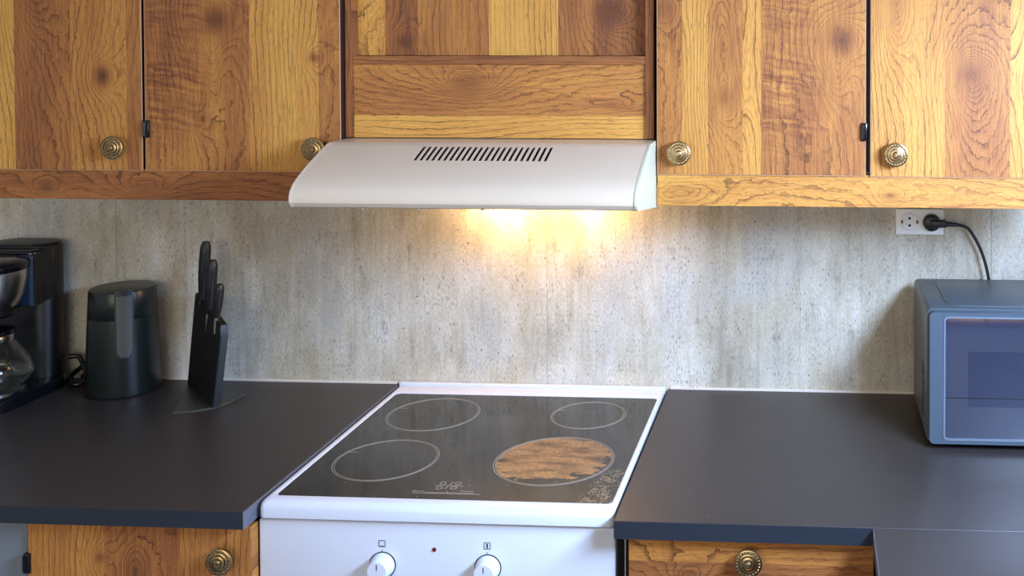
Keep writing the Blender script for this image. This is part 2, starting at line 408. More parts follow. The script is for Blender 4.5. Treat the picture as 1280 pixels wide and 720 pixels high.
M['jug_handle'] = simple('grey_satin_handle', lin(70, 70, 62), 0.34)
M['grey_front'] = simple('grey_blue_front', lin(120, 128, 136), 0.5)
M['tank_blue'] = simple('dark_blue_tinted_plastic', lin(36, 52, 74), 0.16)
M['wall_white'] = simple('off_white_wall_paint', lin(214, 208, 198), 0.8)
M['ceiling'] = simple('white_ceiling_paint', lin(228, 226, 222), 0.85)
M['frame_white'] = simple('white_window_frame', lin(232, 232, 230), 0.4)
M['red'] = simple('dark_red_lens', lin(120, 20, 28), 0.25)
def floor_mat():
    g = G('grey_blue_floor'); n = g.noise(g.vec(g.mul(g.X, 6.0), g.Y, 0.0), 3.0, 4.0)
    return g.out(g.mix(n, lin(98, 104, 124), lin(128, 134, 152)), 0.45)
M['floor'] = floor_mat()
def glass(name, tint=(1, 1, 1, 1), rough=0.0):
    g = G(name); return g.out(tint, rough, 0.0, Transmission_Weight=1.0, IOR=1.45)
M['glass'] = glass('clear_glass', (0.96, 0.98, 0.97, 1))
M['mw_glass'] = simple('dark_blue_glossy_glass', lin(44, 50, 68), 0.05, var=.03, IOR=2.3)
M['mw_screen'] = simple('dark_mesh_screen_glass', lin(34, 40, 62), 0.08, var=.05, IOR=2.0)
def bulb():
    g = G('warm_lit_bulb'); g.put(g.bsdf.inputs['Emission Color'], (1.0, 0.62, 0.22, 1)); g.put(g.bsdf.inputs['Emission Strength'], 12.0)
    return g.out(lin(250, 230, 190), 0.3)
M['bulb'] = bulb()

HOB_Z = 0.9
RINGS = [(-0.189, -0.183, 0.094), (-0.190, -0.415, 0.094), (0.134, -0.170, 0.077), (0.121, -0.400, 0.110)]
def hob_glass():
    g = G('black_ceramic_glass'); x, y = g.X, g.Y
    cx, cy, r = RINGS[3]
    dx = g.sub(x, cx); dy = g.sub(y, cy); d = g.m('SQRT', g.add(g.mul(dx, dx), g.mul(dy, dy)))
    n = g.noise(g.vec(g.mul(x, 16.0), g.mul(y, 40.0), 0.0), 1.0, 5.0, 0.62)
    n2 = g.noise(g.vec(g.mul(x, 150.0), g.mul(y, 210.0), 2.0), 1.0, 3.0, 0.7)
    diag = g.sub(dy, g.mul(dx, 0.55))                 # the stain leaves the front-right edge of the zone clear
    lim = g.add(g.mul(g.sub(n, 0.5), 0.20), g.m('MINIMUM', g.add(0.116, g.mul(diag, 0.26)), 0.118))
    stain = g.mul(g.step(g.sub(d, lim), -0.006, 0.004, 1.0, 0.0), g.step(d, 0.104, 0.108, 1.0, 0.0))
    tex = g.step(n2, 0.30, 0.70)
    scol = g.mix(g.m('MULTIPLY', g.step(n, 0.34, 0.60), g.lerp(tex, 0.35, 1.0)), lin(72, 46, 24), lin(178, 132, 82))
    stain = g.mul(stain, g.lerp(tex, 0.72, 0.98))
    # limescale droplets by the front right corner
    vd, vc = g.voro(g.vec(x, y, 0.0), 210.0)
    ringd = g.mul(g.step(vd, 0.26, 0.36), g.step(vd, 0.42, 0.54, 1.0, 0.0))
    zone = g.mul(g.step(g.add(x, g.mul(y, -0.16)), 0.278, 0.305), g.step(y, -0.40, -0.47))
    zone = g.mul(zone, g.step(g.sub(d, 0.110), 0.0, 0.008))
    zone = g.mul(zone, g.step(g.noise(g.vec(x, y, 0.0), 60.0, 2.0), 0.38, 0.55))
    drop = g.mul(ringd, g.mul(zone, 0.5))
    dv, dc = g.voro(g.vec(x, y, 5.0), 55.0); sc = g.n.new('ShaderNodeSeparateColor'); g.link(dc, sc.inputs[0])
    crumb = g.mul(g.step(dv, 0.05, 0.08, 1.0, 0.0), g.step(sc.outputs[0], 0.72, 0.74))
    haze = g.mul(g.step(g.noise(g.vec(g.mul(x, 12.0), g.mul(y, 12.0), 4.0), 1.0, 4.0), 0.45, 0.8), 0.10)
    col = g.mix(haze, lin(26, 25, 22), lin(130, 122, 104))
    col = g.mix(drop, col, lin(206, 180, 136)); col = g.mix(g.mul(crumb, .6), col, lin(190, 180, 160))
    col = g.mix(stain, col, scol)
    rough = g.add(g.add(0.07, g.mul(haze, 1.0)), g.mul(g.m('MAXIMUM', stain, drop), 0.35))
    return g.out(col, rough, IOR=1.62)
M['hob'] = hob_glass()

# ------------------------------------------------------------------ room
RX, LX, FY, CZ = 1.335, -2.3, -4.6, 2.45
def slab(name, mat, *a):
    return struct(mesh_obj(name, box(*a), mat))
slab('floor', M['floor'], LX-.1, RX+.1, FY-.1, .1, -.1, 0.0)
slab('ceiling', M['ceiling'], LX-.1, RX+.1, FY-.1, .1, CZ, CZ+.1)
slab('wall_back', M['concrete'], LX-.1, RX+.1, 0.0, .1, 0.0, CZ)
slab('wall_left', M['wall_white'], LX-.1, LX, FY, 0.0, 0.0, CZ)
def wall_with_hole(name, plane, lo, hi, h0, h1, z0, z1):
    b = None
    def seg(a, c, za, zb):
        nonlocal b
        if plane == 'X': b = box(RX, RX+.1, a, c, za, zb, bm=b)
        else: b = box(a, c, FY-.1, FY, za, zb, bm=b)
    seg(lo, h0, 0, CZ); seg(h1, hi, 0, CZ); seg(h0, h1, 0, z0); seg(h0, h1, z1, CZ)
    return struct(mesh_obj(name, b, M['wall_white']))
wall_with_hole('wall_right', 'X', FY, 0.0, -1.65, -.79, 1.55, 1.89)
wall_with_hole('wall_front', 'Y', LX, RX, -1.65, 1.05, .88, 2.22)
def window(name, plane, a0, a1, z0, z1):
    t = .04; b = None; y0, y1 = .03, .07
    segs = ((a0, a0+t, z0, z1), (a1-t, a1, z0, z1), (a0+t, a1-t, z0, z0+t), (a0+t, a1-t, z1-t, z1))
    for (c0, c1, d0, d1) in segs:
        b = box(RX+y0, RX+y1, c0, c1, d0, d1, bm=b) if plane == 'X' else box(c0, c1, FY-y1, FY-y0, d0, d1, bm=b)
    o = struct(mesh_obj(name, b, M['frame_white']))
    pb = box(RX+.045, RX+.05, a0+t, a1-t, z0+t, z1-t) if plane == 'X' else box(a0+t, a1-t, FY-.05, FY-.045, z0+t, z1-t)
    mesh_obj('pane', pb, M['glass'], o)
window('window_1', 'X', -1.65, -.79, 1.55, 1.89)
window('fill_window', 'Y', -1.65, 1.05, .88, 2.22)  # unseen rear window added to frame the fill light

# ------------------------------------------------------------------ knobs and hinges of the cabinets
def knob_bm(x, y, z):
    s = 1.0
    prof = [(.0125, 0), (.0125, .003), (.0085, .005), (.0075, .012), (.0175, .0145), (.0222, .0165), (.0228, .0185), (.0222, .0205), (.0205, .0212),
            (.0198, .0196), (.0168, .0196), (.0162, .0222), (.0146, .0228), (.0140, .0208), (.0124, .0210), (.0118, .0238), (.0092, .0246), (.0086, .0226),
            (.0066, .0228), (.0058, .0256), (.0038, .0268), (.0032, .0256), (.0016, .0256), (.0010, .0276), (0, .0278)]
    return lathe(prof, (x, y, z), '-Y', 40)
def beads_bm(x, y, z, r=.0183, n=22):
    b = None
    for k in range(n):
        a = 2*PI*k/n
        c = bmesh.new(); bmesh.ops.create_icosphere(c, subdivisions=1, radius=.0019)
        for v in c.verts: v.co = Vector((v.co.x+x+r*math.cos(a), v.co.y+y-.0200, v.co.z+z+r*math.sin(a)))
        b = merge(b, c)
    return b
def add_knob(parent, x, y, z):
    k = mesh_obj('knob', knob_bm(x, y, z), M['brass'], parent, 35); k['label'] = 'ringed antique brass knob'
    mesh_obj('beaded_ring', beads_bm(x, y, z), M['brass'], k, 60)
    return k
def add_hinge(parent, x, y, z):
    b = box(x-.0055, x+.0055, y-.003, y+.02, z-.017, z+.017, .001)
    b = lathe([(.0032, -.013), (.0032, .013)], (x-.003, y-.003, z), 'Z', 10, b)
    return mesh_obj('hinge', b, M['black_gloss'], parent, 40)

# ------------------------------------------------------------------ wall cabinets
DB = 1.424; DT = 2.06; CB = 1.366
def wall_cabinet(x0, x1, d0, d1, mat, knob_px, label, hinge=None, yoff=0.0):
    t = thing('wall_cabinet', label, 'cabinet', ((x0+x1)/2, -.16, DB), 'upper cabinets with brass knobs')
    mesh_obj('carcass', box(x0+.0005, x1-.0005, -.3215, -.001, DB+.004, DT), M['carcass'], t)
    d = mesh_obj('door', box(d0, d1, DOOR_Y, -.3222, DB+yoff, DT-.003, .0014), mat, t)
    for nm, y0, y1, e, mt in (('edge_highlight', DOOR_Y+.0006, DOOR_Y+.0026, .0009, 'door_highlight'), ('edge_shade', DOOR_Y+.0026, -.3222, .0008, 'carcass')):  # painted edge highlight in front, painted shade on the door sides behind it
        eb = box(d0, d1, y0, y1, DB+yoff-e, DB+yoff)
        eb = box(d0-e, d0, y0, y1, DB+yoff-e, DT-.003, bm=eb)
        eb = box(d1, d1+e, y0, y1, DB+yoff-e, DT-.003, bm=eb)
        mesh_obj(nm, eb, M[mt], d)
    if knob_px:
        p = on(knob_px[0], knob_px[1], 1, DOOR_Y-.022)
        k = add_knob(d, p.x, DOOR_Y+.0005, p.z)
    if hinge:
        p = on(hinge[0], hinge[1], 1, DOOR_Y); add_hinge(t, p.x, DOOR_Y-.001, p.z)
    return t
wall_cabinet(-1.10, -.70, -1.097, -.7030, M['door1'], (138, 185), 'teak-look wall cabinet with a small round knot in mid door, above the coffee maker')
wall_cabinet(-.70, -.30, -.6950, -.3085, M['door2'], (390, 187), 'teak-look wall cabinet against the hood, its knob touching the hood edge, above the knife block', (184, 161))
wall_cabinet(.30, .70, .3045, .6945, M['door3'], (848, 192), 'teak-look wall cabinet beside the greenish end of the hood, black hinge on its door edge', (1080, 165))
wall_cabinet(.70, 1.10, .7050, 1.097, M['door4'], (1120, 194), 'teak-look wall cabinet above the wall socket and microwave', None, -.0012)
# rails under the doors
r = mesh_obj('light_rail', box(-1.10, -.3005, -.335, -.314, CB, DB+.002, .001), M['rail_l'])
tag(r, 'brown horizontal wood rail under the cabinets over coffee maker and knife block', 'rail')
r = mesh_obj('light_rail', box(.3035, 1.10, -.335, -.314, CB-.002, DB+.001, .001), M['rail_r'])
tag(r, 'golden horizontal wood rail under the cabinets directly above the wall socket', 'rail')
# unit over the hood
t = thing('hood_cabinet', 'open teak-look unit above the cooker hood with recessed plank back', 'cabinet', (0, -.16, 1.49))
mesh_obj('side_panel', box(-.3045, -.2915, -.3240, -.002, 1.489, DT, .0008), M['edge_v'], t)
mesh_obj('side_panel', box(.2795, .2955, -.3240, -.002, 1.489, DT, .0008), M['edge_v'], t)
mesh_obj('front_panel', box(-.2912, .2792, -.318, -.302, 1.4885, 1.6302, .0006), M['niche_low'], t)
mesh_obj('shelf', box(-.2912, .2792, -.3225, -.022, 1.6305, 1.6465, .001), M['edge_h'], t)
mesh_obj('back_panel', box(-.2912, .2792, -.298, -.282, 1.6470, DT-.02, .0006), M['niche_top'], t)
mesh_obj('top_panel', box(-.2912, .2792, -.322, -.004, DT-.018, DT), M['edge_h'], t)

# ------------------------------------------------------------------ cooker hood
HX0, HX1 = -.298, .2965
t = thing('cooker_hood', 'white slanted cooker hood with a row of black vent slots', 'cooker hood', (0, -.27, 1.362))
front = [(-.345, 1.4868), (-.385, 1.4868), (-.400, 1.4860), (-.430, 1.4745), (-.448, 1.4675), (-.482, 1.4530), (-.512, 1.4385), (-.531, 1.4270), (-.541, 1.4170), (-.5455, 1.4060), (-.5445, 1.3960), (-.539, 1.3890), (-.530, 1.3860)]
rest = [(-.520, 1.3900), (-.505, 1.3960), (-.003, 1.3960), (-.003, 1.4868)]
# shell with real slots cut through one facet of the front
slot_seg = 3       # front[3] -> front[4] carries the slots; recomputed below
def find_slots():
    a = on(604, 183, 0, 0); return a
b = bmesh.new(); prof = front+rest; n = len(prof)
ns = 23
sx0 = None
# slot x positions from the photo: bottoms at x = 517.5 + 7.43 k
def surf_hit(px, py):
    best = None
    o = CAM; v = AX_R*((px-CX)/F) + AX_D*((py-CY)/F) + AX_F
    for (y0, z0), (y1, z1) in zip(front, front[1:]):
        ny, nz = -(z1-z0), (y1-y0); dn = v.y*ny+v.z*nz
        if abs(dn) < 1e-9: continue
        tt = ((y0-o.y)*ny+(z0-o.z)*nz)/dn; h = o+v*tt
        if min(y0, y1)-1e-6 <= h.y <= max(y0, y1)+1e-6: best = h if best is None or tt < best[1] else best
        if best is h: best = h
        if isinstance(best, Vector): return best
    return None
pa, pb = surf_hit(518.5, 200.5), surf_hit(681.5, 201)
pt = surf_hit(531, 183.5)
yl, zl, yu, zu = pa.y, pa.z, pt.y, pt.z
# insert slot rows into the profile
prof2 = []
for (q0, q1) in zip(front, front[1:]):
    prof2.append(q0)
    for (yy, zq) in sorted(((yu, zu), (yl, zl)), reverse=True):
        if q1[0] < yy < q0[0]: prof2.append((yy, q0[1]+(q1[1]-q0[1])*(yy-q0[0])/(q1[0]-q0[0])))
prof2.append(front[-1]); prof2 += rest
sw = .0047; pitch = (pb.x-pa.x)/(ns-1)
xs = [HX0]
for k in range(ns): xs += [pa.x+k*pitch-sw/2, pa.x+k*pitch+sw/2]
xs.append(HX1)
grid = [[b.verts.new((x, y, z)) for (y, z) in prof2] for x in xs]
i_u = min(range(len(front)+2), key=lambda i: abs(prof2[i][0]-yu)); i_l = min(range(len(front)+2), key=lambda i: abs(prof2[i][0]-yl))
for i in range(len(xs)-1):
    slot = (i % 2 == 1)
    for j in range(len(prof2)):
        if slot and i_u <= j < i_l: continue
        k = (j+1) % len(prof2)
        b.faces.new((grid[i][j], grid[i+1][j], grid[i+1][k], grid[i][k]))
b.faces.new(grid[0]); b.faces.new(grid[-1][::-1])
mesh_obj('shell', b, M['hood_white'], t, 28)
# dark duct box behind the slots
bb = prism_x([(yu+.004, zu-.0035), (yl-.004, zl-.0035), (yl+.004, zl-.022), (yu+.012, zu-.022)], pa.x-.01, pb.x+.01)
mesh_obj('grille_backing', bb, M['black_matte'], t)
# end cap on the side that faces the microwave
cap = [(y-.0015 if y < -.36 else y, z) for y, z in front]+[(-.336, 1.3605), (-.325, 1.3600), (-.325, 1.4868)]
c = prism_x(cap, HX1+.0002, HX1+.0045)
o = mesh_obj('end_cap', c, M['hood_cap'], t, 30); o['label'] = 'greenish white end cap'
c = prism_x(cap, HX0-.0040, HX0-.0002)
mesh_obj('end_cap', c, M['hood_white'], t, 30)
bmf = box(-.26, .26, -.46, -.17, 1.3925, 1.3965)
mesh_obj('grease_filter', bmf, M['steel'], t)
for X in (-.18, -.08, .03):                                                     # little screw heads along the lower lip
    mesh_obj('screw', lathe([(.003, -.0035), (.003, 0), (0, .001)], (X, -.527, 1.3868), 'Z', 10), M['steel'], t)
# two lamps at the rear of the underside
for px in (634, 729):
    p = on(px, 272, 1, 0); X = p.x
    lb = mesh_obj('lamp_bulb', lathe([(.012, 0), (.012, -.020), (.008, -.024), (.010, -.030), (.012, -.038), (.012, -.054), (.010, -.062), (.005, -.067), (0, -.068)], (X, -.058, 1.3965), 'Z', 16), M['bulb'], t, 60)
    l = bpy.data.lights.new('hood_lamp', 'POINT'); l.energy = 1.8; l.color = (1.0, 0.60, 0.25); l.shadow_soft_size = .014
    lo = bpy.data.objects.new('hood_lamp', l); COL.objects.link(lo); lo.location = (X, -.058, 1.314)

# ------------------------------------------------------------------ worktops
CT, CTH, CF = 0.900, 0.029, -0.6314
XL, XR = -.3377, .277
def worktop(name, x0, x1, y0, y1, label, ends=()):
    t = thing(name, label, 'worktop', ((x0+x1)/2, (y0+y1)/2, CT-CTH))
    mesh_obj('top', box(x0, x1, y0+.0008, y1, CT-CTH, CT, .0006, 1), M['counter'], t)
    for e in ends:
        if e == 'front': mesh_obj('edge_band', box(x0, x1, y0, y0+.0008, CT-CTH, CT-.0006), M['counter_edge'], t)
        if e == 'right':
            o = mesh_obj('end_band', box(x1, x1+.0008, y0, y1, CT-CTH, CT-.0006), M['counter_end'], t); o['label'] = 'scuffed grey end band'
        if e == 'left': mesh_obj('end_band', box(x0-.0008, x0, y0, y1, CT-CTH, CT-.0006), M['counter_end'], t)
    return t
worktop('worktop', -1.75, XL, CF-.004, -.001, 'black worktop under the knife block and coffee maker', ('front', 'right'))
worktop('worktop', XR, 1.333, CF, -.001, 'black worktop under the microwave, beside the stove', ('front',))
worktop('worktop', .694, 1.333, -2.05, CF-.0012, 'black return worktop joined at a right angle to the microwave worktop', ('left',))
o = mesh_obj('trim_1', box(-1.75, XL-.004, -.0055, .0, CT, CT+.0050, .001), M['caulk']); struct(o)
o = mesh_obj('trim_2', box(XR+.004, 1.333, -.0055, .0, CT, CT+.0050, .001), M['caulk']); struct(o)

# ------------------------------------------------------------------ base cabinets
t = thing('base_cabinet', 'teak-look base cabinet left of the stove with a side-hung door', 'cabinet', (-.53, -.3, .10))
t['label'] = 'teak-look base cabinet under the knife block worktop, hinged door with a brass knob'
mesh_obj('carcass', box(-.728, -.3455, -.588, -.005, .10, CT-CTH-.001), M['carcass'], t)
d = mesh_obj('door', box(-.7275, -.3375, -.610, -.5885, .11, .8640, .0014), M['base_l'], t)
p = on(272, 704, 1, -.632); add_knob(d, p.x, -.6095, p.z)
p = on(35, 704, 1, -.611); add_hinge(t, p.x-.001, -.611, p.z)
mesh_obj('plinth', box(-.728, -.3455, -.53, -.51, 0, .10), M['black'], t)
t = thing('base_unit', 'plain grey-blue front under the worktop end below the coffee maker', 'cabinet', (-1.05, -.3, 0))
mesh_obj('body', box(-1.33, -.7300, -.580, -.005, .10, CT-CTH-.001), M['carcass'], t)
mesh_obj('front_panel', box(-1.33, -.7340, -.602, -.5805, .10, .868, .002), M['grey_front'], t)
mesh_obj('plinth', box(-1.33, -.73, -.53, -.51, 0, .10), M['black'], t)
t = thing('drawer_cabinet', 'teak-look drawer cabinet right beside the stove, brass knob in the centre', 'cabinet', (.5, -.3, .10))
t['label'] = 'teak-look drawer cabinet between the stove and the return worktop, brass knob in the centre'
mesh_obj('carcass', box(.290, .7005, -.588, -.005, .10, CT-CTH-.001), M['carcass'], t)
d = mesh_obj('drawer', box(.2970, .6960, -.610, -.5885, .71, .8625, .0014), M['base_r'], t)
p = on(935, 706, 1, -.632); add_knob(d, p.x, -.6095, p.z)
mesh_obj('drawer', box(.2970, .6960, -.610, -.5885, .11, .706, .0014), M['base_r'], t)
mesh_obj('side_strip', box(.2895, .2915, -.604, -.5885, .10, .866), M['steel'], t)
mesh_obj('plinth', box(.290, .70, -.53, -.51, 0, .10), M['black'], t)
t = thing('return_cabinet', 'dark-sided base cabinet under the return worktop', 'cabinet', (1.0, -1.3, 0))
mesh_obj('carcass', box(.7015, 1.33, -2.04, -.61, 0.0, CT-CTH-.001), M['carcass'], t)

# ------------------------------------------------------------------ stove
SX0, SX1 = -.3325, .2715
t = thing('stove', 'white freestanding stove with black glass hob and two white knobs', 'stove', (-.03, -.3, 0))
SF = -.592
mesh_obj('body', box(SX0+.003, SX1-.003, SF+.03, -.008, .03, .8745), M['stove_white'], t)
cp = mesh_obj('control_panel', box(SX0-.003, SX1, SF, SF+.0295, .70, .8690, .004, 3), M['stove_white'], t, 40)
od = mesh_obj('oven_door', box(SX0, SX1, SF-.004, SF+.0295, .16, .695, .004, 3), M['stove_white'], t, 40)
mesh_obj('gap_strip', box(SX0+.002, SX1-.002, SF+.006, SF+.0295, .8692, .8742), M['black_matte'], t)
# hob rim: rounded frame around the glass
GX0, GX1, GY0, GY1 = -.316, .262, -.572, -.065
def hob_rim():
    b = bmesh.new(); n = 6
    def loop(x0, x1, y0, y1, r, z):
        return [b.verts.new((x, y, z)) for x, y in rrect(x0, x1, y0, y1, r, n)]
    x0, x1, y0, y1 = SX0, SX1, SF-.008, -.012
    L = [loop(x0, x1, y0, y1, .012, .8745), loop(x0, x1, y0, y1, .012, .8900), loop(x0+.0015, x1-.0015, y0+.0025, y1-.001, .011, .8965),
         loop(x0+.005, x1-.005, y0+.007, y1-.003, .010, .9005), loop(x0+.009, x1-.009, y0+.013, y1-.008, .009, .9015),
         loop(GX0-.004, GX1+.004, GY0-.004, GY1+.004, .012, .9018), loop(GX0-.0005, GX1+.0005, GY0-.0005, GY1+.0005, .010, .9008),
         loop(GX0-.0005, GX1+.0005, GY0-.0005, GY1+.0005, .010, .8950)]
    for A, B in zip(L, L[1:]):
        m_ = len(A)
        for k in range(m_): b.faces.new((A[k], A[(k+1) % m_], B[(k+1) % m_], B[k]))
    b.faces.new(L[0]); b.faces.new(L[-1])
    return b
mesh_obj('hob_rim', hob_rim(), M['stove_white'], t, 45)
mesh_obj('rear_ledge', box(SX0, SX1, -.0118, -.0015, .8745, .9060, .001), M['stove_white'], t)
hb = mesh_obj('hob_glass', prism_z(rrect(GX0, GX1, GY0, GY1, .010), .8952, .9001, bev=.0006), M['hob'], t)
for (cx, cy, r) in RINGS:
    bm_ = annulus(cx, cy, .9001, r-.0011, r)
    bm_ = annulus(cx, cy, .9001, r-.0046, r-.0038, bm=bm_)
    a = math.radians(148)
    bm_ = strip((cx-r*.93, cy+r*.32, .9001), (cx-r*.70, cy+r*.32, .9001), .0011, .0003, bm_)
    o = mesh_obj('cooking_zone_ring', bm_, M['print_grey'], hb)
# printed marks by the front edge of the glass
def hp(px, py): return on(px, py, 2, .9001)
bm_ = None
for (x, y, rx) in ((554, 604, .0058), (573, 604.5, .0058), (549, 610, .0058), (567, 610, .0058)):
    p = hp(x, y); bm_ = annulus(p.x, p.y, .9001, rx-.0012, rx, 20, .0003, bm_)
for seg in (((562, 606.5), (567, 602.5)), ((556, 611.5), (560, 608)), ((544, 606.8), (579, 607.8)), ((515, 614), (531, 614.3)), ((515, 616), (600, 618.2)), ((531, 615.8), (592, 616.6)), ((559, 613.6), (559, 617)), ((575, 614), (592, 614.4)), ((585, 606.8), (588, 606.6)), ((517, 613), (521, 613.2))):
    bm_ = strip(hp(*seg[0]), hp(*seg[1]), .0011, .0003, bm_)
mesh_obj('control_marks', bm_, M['print_grey'], hb)
# knobs
def stove_knob(px, py):
    p = on(px, py, 1, SF)
    k = mesh_obj('stove_knob', lathe([(.0210, 0), (.0210, .003), (.0203, .005), (.0170, .0225), (.0160, .0245), (0, .0248)], (p.x, SF, p.z), '-Y', 36), M['stove_white'], cp, 35)
    mesh_obj('pointer', strip((p.x, SF-.0248, p.z+.003), (p.x, SF-.0248, p.z+.0125), .0012, .0004, None, Vector((0, -1, 0))), M['print_dark'], k)
    mesh_obj('skirt_ring', lathe([(.0225, 0), (.0228, .0012), (.0216, .0016), (.0214, 0)], (p.x, SF, p.z), '-Y', 36, cap=False), M['print_dark'], cp, 35)
    return p
for (px, py, ix, iy, bars) in ((478.5, 706, 477.5, 679.5, 0), (610, 709.5, 609, 682.5, 1)):
    p = stove_knob(px, py)
    q = on(ix, iy, 1, SF); e = .0052; up = Vector((0, -1, 0)); bm_ = None
    for (c0, c1) in (((-1, -1), (1, -1)), ((1, -1), (1, 1)), ((1, 1), (-1, 1)), ((-1, 1), (-1, -1))):
        bm_ = strip((q.x+c0[0]*e, SF, q.z+c0[1]*e), (q.x+c1[0]*e, SF, q.z+c1[1]*e), .0011, .0003, bm_, up)
    if bars: bm_ = strip((q.x, SF, q.z-e*.7), (q.x, SF, q.z+e*.7), .0028, .0003, bm_, up)
    else: bm_ = strip((q.x-e*.6, SF, q.z-e*.7), (q.x+e*.6, SF, q.z-e*.7), .0007, .0003, bm_, up)
    bm_ = strip((q.x, SF, q.z-.0135), (q.x, SF, q.z-.0105), .0009, .0003, bm_, up)
    mesh_obj('control_symbol', bm_, M['print_dark'], cp)
p = on(543, 687, 1, SF)
mesh_obj('indicator_light', lathe([(.0036, 0), (.0034, .0012), (0, .0016)], (p.x, SF, p.z), '-Y', 16), M['red'], cp, 40)
mesh_obj('oven_handle', tube(spline([(SX0+.07, SF-.003, .655), (SX0+.075, SF-.045, .655), (SX1-.075, SF-.045, .655), (SX1-.07, SF-.003, .655)], 6), .009, 12), M['stove_white'], od, 50)
mesh_obj('plinth_drawer', box(SX0, SX1, SF, SF+.0295, .03, .155, .003), M['stove_white'], t)

# ------------------------------------------------------------------ socket, plug and cord
p0, p1 = on(1120, 261, 1, -.009), on(1180, 294, 1, -.009)
sx0, sx1, sz0, sz1 = p0.x, p1.x, p1.z, p0.z; szc = (sz0+sz1)/2
t = thing('wall_socket', 'white double wall socket under the golden rail, one outlet empty', 'socket', ((sx0+sx1)/2, 0, szc))
b = box(sx0, sx1, -.0085, -.0005, sz0, sz1, .002, 3); mesh_obj('frame', b, M['socket_white'], t, 40)
cxs = [on(1137, 277.5, 1, -.009).x, on(1164, 278.5, 1, -.009).x]
for X in cxs:
    ins = mesh_obj('outlet', lathe([(.0205, 0), (.0205, .0015), (.0192, .0022), (.0180, .0012), (.0172, .0004), (0, .0003)], (X, -.0085, szc), '-Y', 32), M['socket_white'], t, 30)
    for s in (-1, 1):
        mesh_obj('pin_hole', lathe([(.0028, 0), (.0028, .0005), (0, .0006)], (X, -.0088, szc+s*.0078), '-Y', 14), M['black_matte'], ins)
        mesh_obj('earth_clip', box(X+s*.0165-.0018, X+s*.0165+.0018, -.0108, -.0088, szc-.0035, szc+.0035), M['print_dark'], ins)
X = cxs[1]
t = thing('power_plug', 'black round power plug with cord running down behind the microwave', 'plug', (X, -.01, szc))
pl = mesh_obj('plug_body', lathe([(.0185, 0), (.0188, .006), (.0180, .014), (.0160, .018), (.0110, .020), (0, .0205)], (X, -.0094, szc), '-Y', 28), M['black'], t, 40)
mesh_obj('grip', box(X-.004, X+.030, -.036, -.018, szc-.0078, szc+.0078, .003, 3), M['black'], t, 50)
mesh_obj('strain_relief', tube([Vector((X+.029, -.028, szc-.0005)), Vector((X+.040, -.028, szc-.001)), Vector((X+.052, -.028, szc-.002))], .005, 12, radii=[.0055, .0048, .0042]), M['black'], t, 50)
e = on(1236, 349, 1, -.030)
mid = [on(1213, 289, 1, -.028), on(1227, 315, 1, -.028)]
pts = spline([(X+.050, -.028, szc-.002), on(1203, 282.5, 1, -.028), mid[0], mid[1], e, (e.x+.012, -.026, e.z-.09), (e.x+.03, -.026, 1.00)], 8)
mesh_obj('cord', tube(pts, .0034, 10), M['black'], t, 60)

# ------------------------------------------------------------------ microwave
mx0, mx1, my0, my1, mz0, mz1 = .8155, 1.272, -.312, -.046, .908, 1.166
t = thing('microwave', 'slate-grey microwave with a large dark door window', 'microwave', ((mx0+mx1)/2, -.18, CT))
def mw_body():
    b = bmesh.new(); n = 5
    def loop(x0, x1, z0, z1, r, y): return [b.verts.new((x, y, z)) for x, z in rrect(x0, x1, z0, z1, r, n)]
    L = [loop(mx0+.004, mx1-.004, mz0+.004, mz1-.004, .008, my1), loop(mx0, mx1, mz0, mz1, .010, my1-.004),
         loop(mx0, mx1, mz0, mz1, .010, my0+.024), loop(mx0+.001, mx1-.001, mz0+.001, mz1-.001, .010, my0+.0205)]
    for A, B in zip(L, L[1:]):
        for k in range(len(A)): b.faces.new((A[k], A[(k+1) % len(A)], B[(k+1) % len(A)], B[k]))
    b.faces.new(L[0]); b.faces.new(L[-1][::-1]); return b
mesh_obj('body', mw_body(), M['mw_body'], t, 50)
mesh_obj('top_panel', prism_z(rrect(mx0+.040, mx1-.04, my0+.034, my1-.02, .035, 8), mz1-.0005, mz1+.0016, bev=.0012), M['mw_body'], t, 40)
dx0, dx1, dz0, dz1 = mx0+.0035, 1.165, mz0+.004, mz1-.0035
wx0, wx1, wz0, wz1 = on(1181, 470, 1, my0).x, dx1-.028, on(1182, 549, 1, my0).z, on(1182, 397, 1, my0).z
dr = mesh_obj('door', frame_y(rrect(dx0, dx1, dz0, dz1, .009), rrect(wx0, wx1, wz0, wz1, .007), my0, my0+.020), M['mw_door'], t)
mesh_obj('window_bezel', frame_y(rrect(wx0-.0022, wx1+.0022, wz0-.0022, wz1+.0022, .008), rrect(wx0+.0012, wx1-.0012, wz0+.0012, wz1-.0012, .0065), my0-.0012, my0+.004), M['mw_bezel_highlight'], dr)
mesh_obj('window_glass', box(wx0-.001, wx1+.001, my0+.0022, my0+.018, wz0-.001, wz1+.001), M['mw_glass'], dr)
a = on(1211, 440, 1, my0); c = on(1211, 509, 1, my0)
mesh_obj('mesh_screen', box(a.x, wx1-.03, my0+.0016, my0+.003, c.z, a.z), M['mw_screen'], dr)
a = on(1230, 498.5, 1, my0)
mesh_obj('dark_line', box(wx0, wx1, my0+.0014, my0+.003, a.z-.0007, a.z+.0007), M['black'], dr)  # thin dark line across the door window
mesh_obj('control_panel', box(dx1+.001, mx1-.0035, my0, my0+.020, dz0, dz1, .002), M['mw_door'], t)
for k in range(2):
    mesh_obj('dial', lathe([(.022, 0), (.021, .014), (.019, .016), (0, .016)], ((dx1+mx1)/2, my0, 1.09-.10*k), '-Y', 28), M['mw_body'], t, 35)
for X in (mx0+.03, mx1-.03):
    for Y in (my0+.045, my1-.03):
        mesh_obj('foot', lathe([(.012, 0), (.012, .009)], (X, Y, CT-.0003), 'Z', 14), M['black'], t)
vb = None
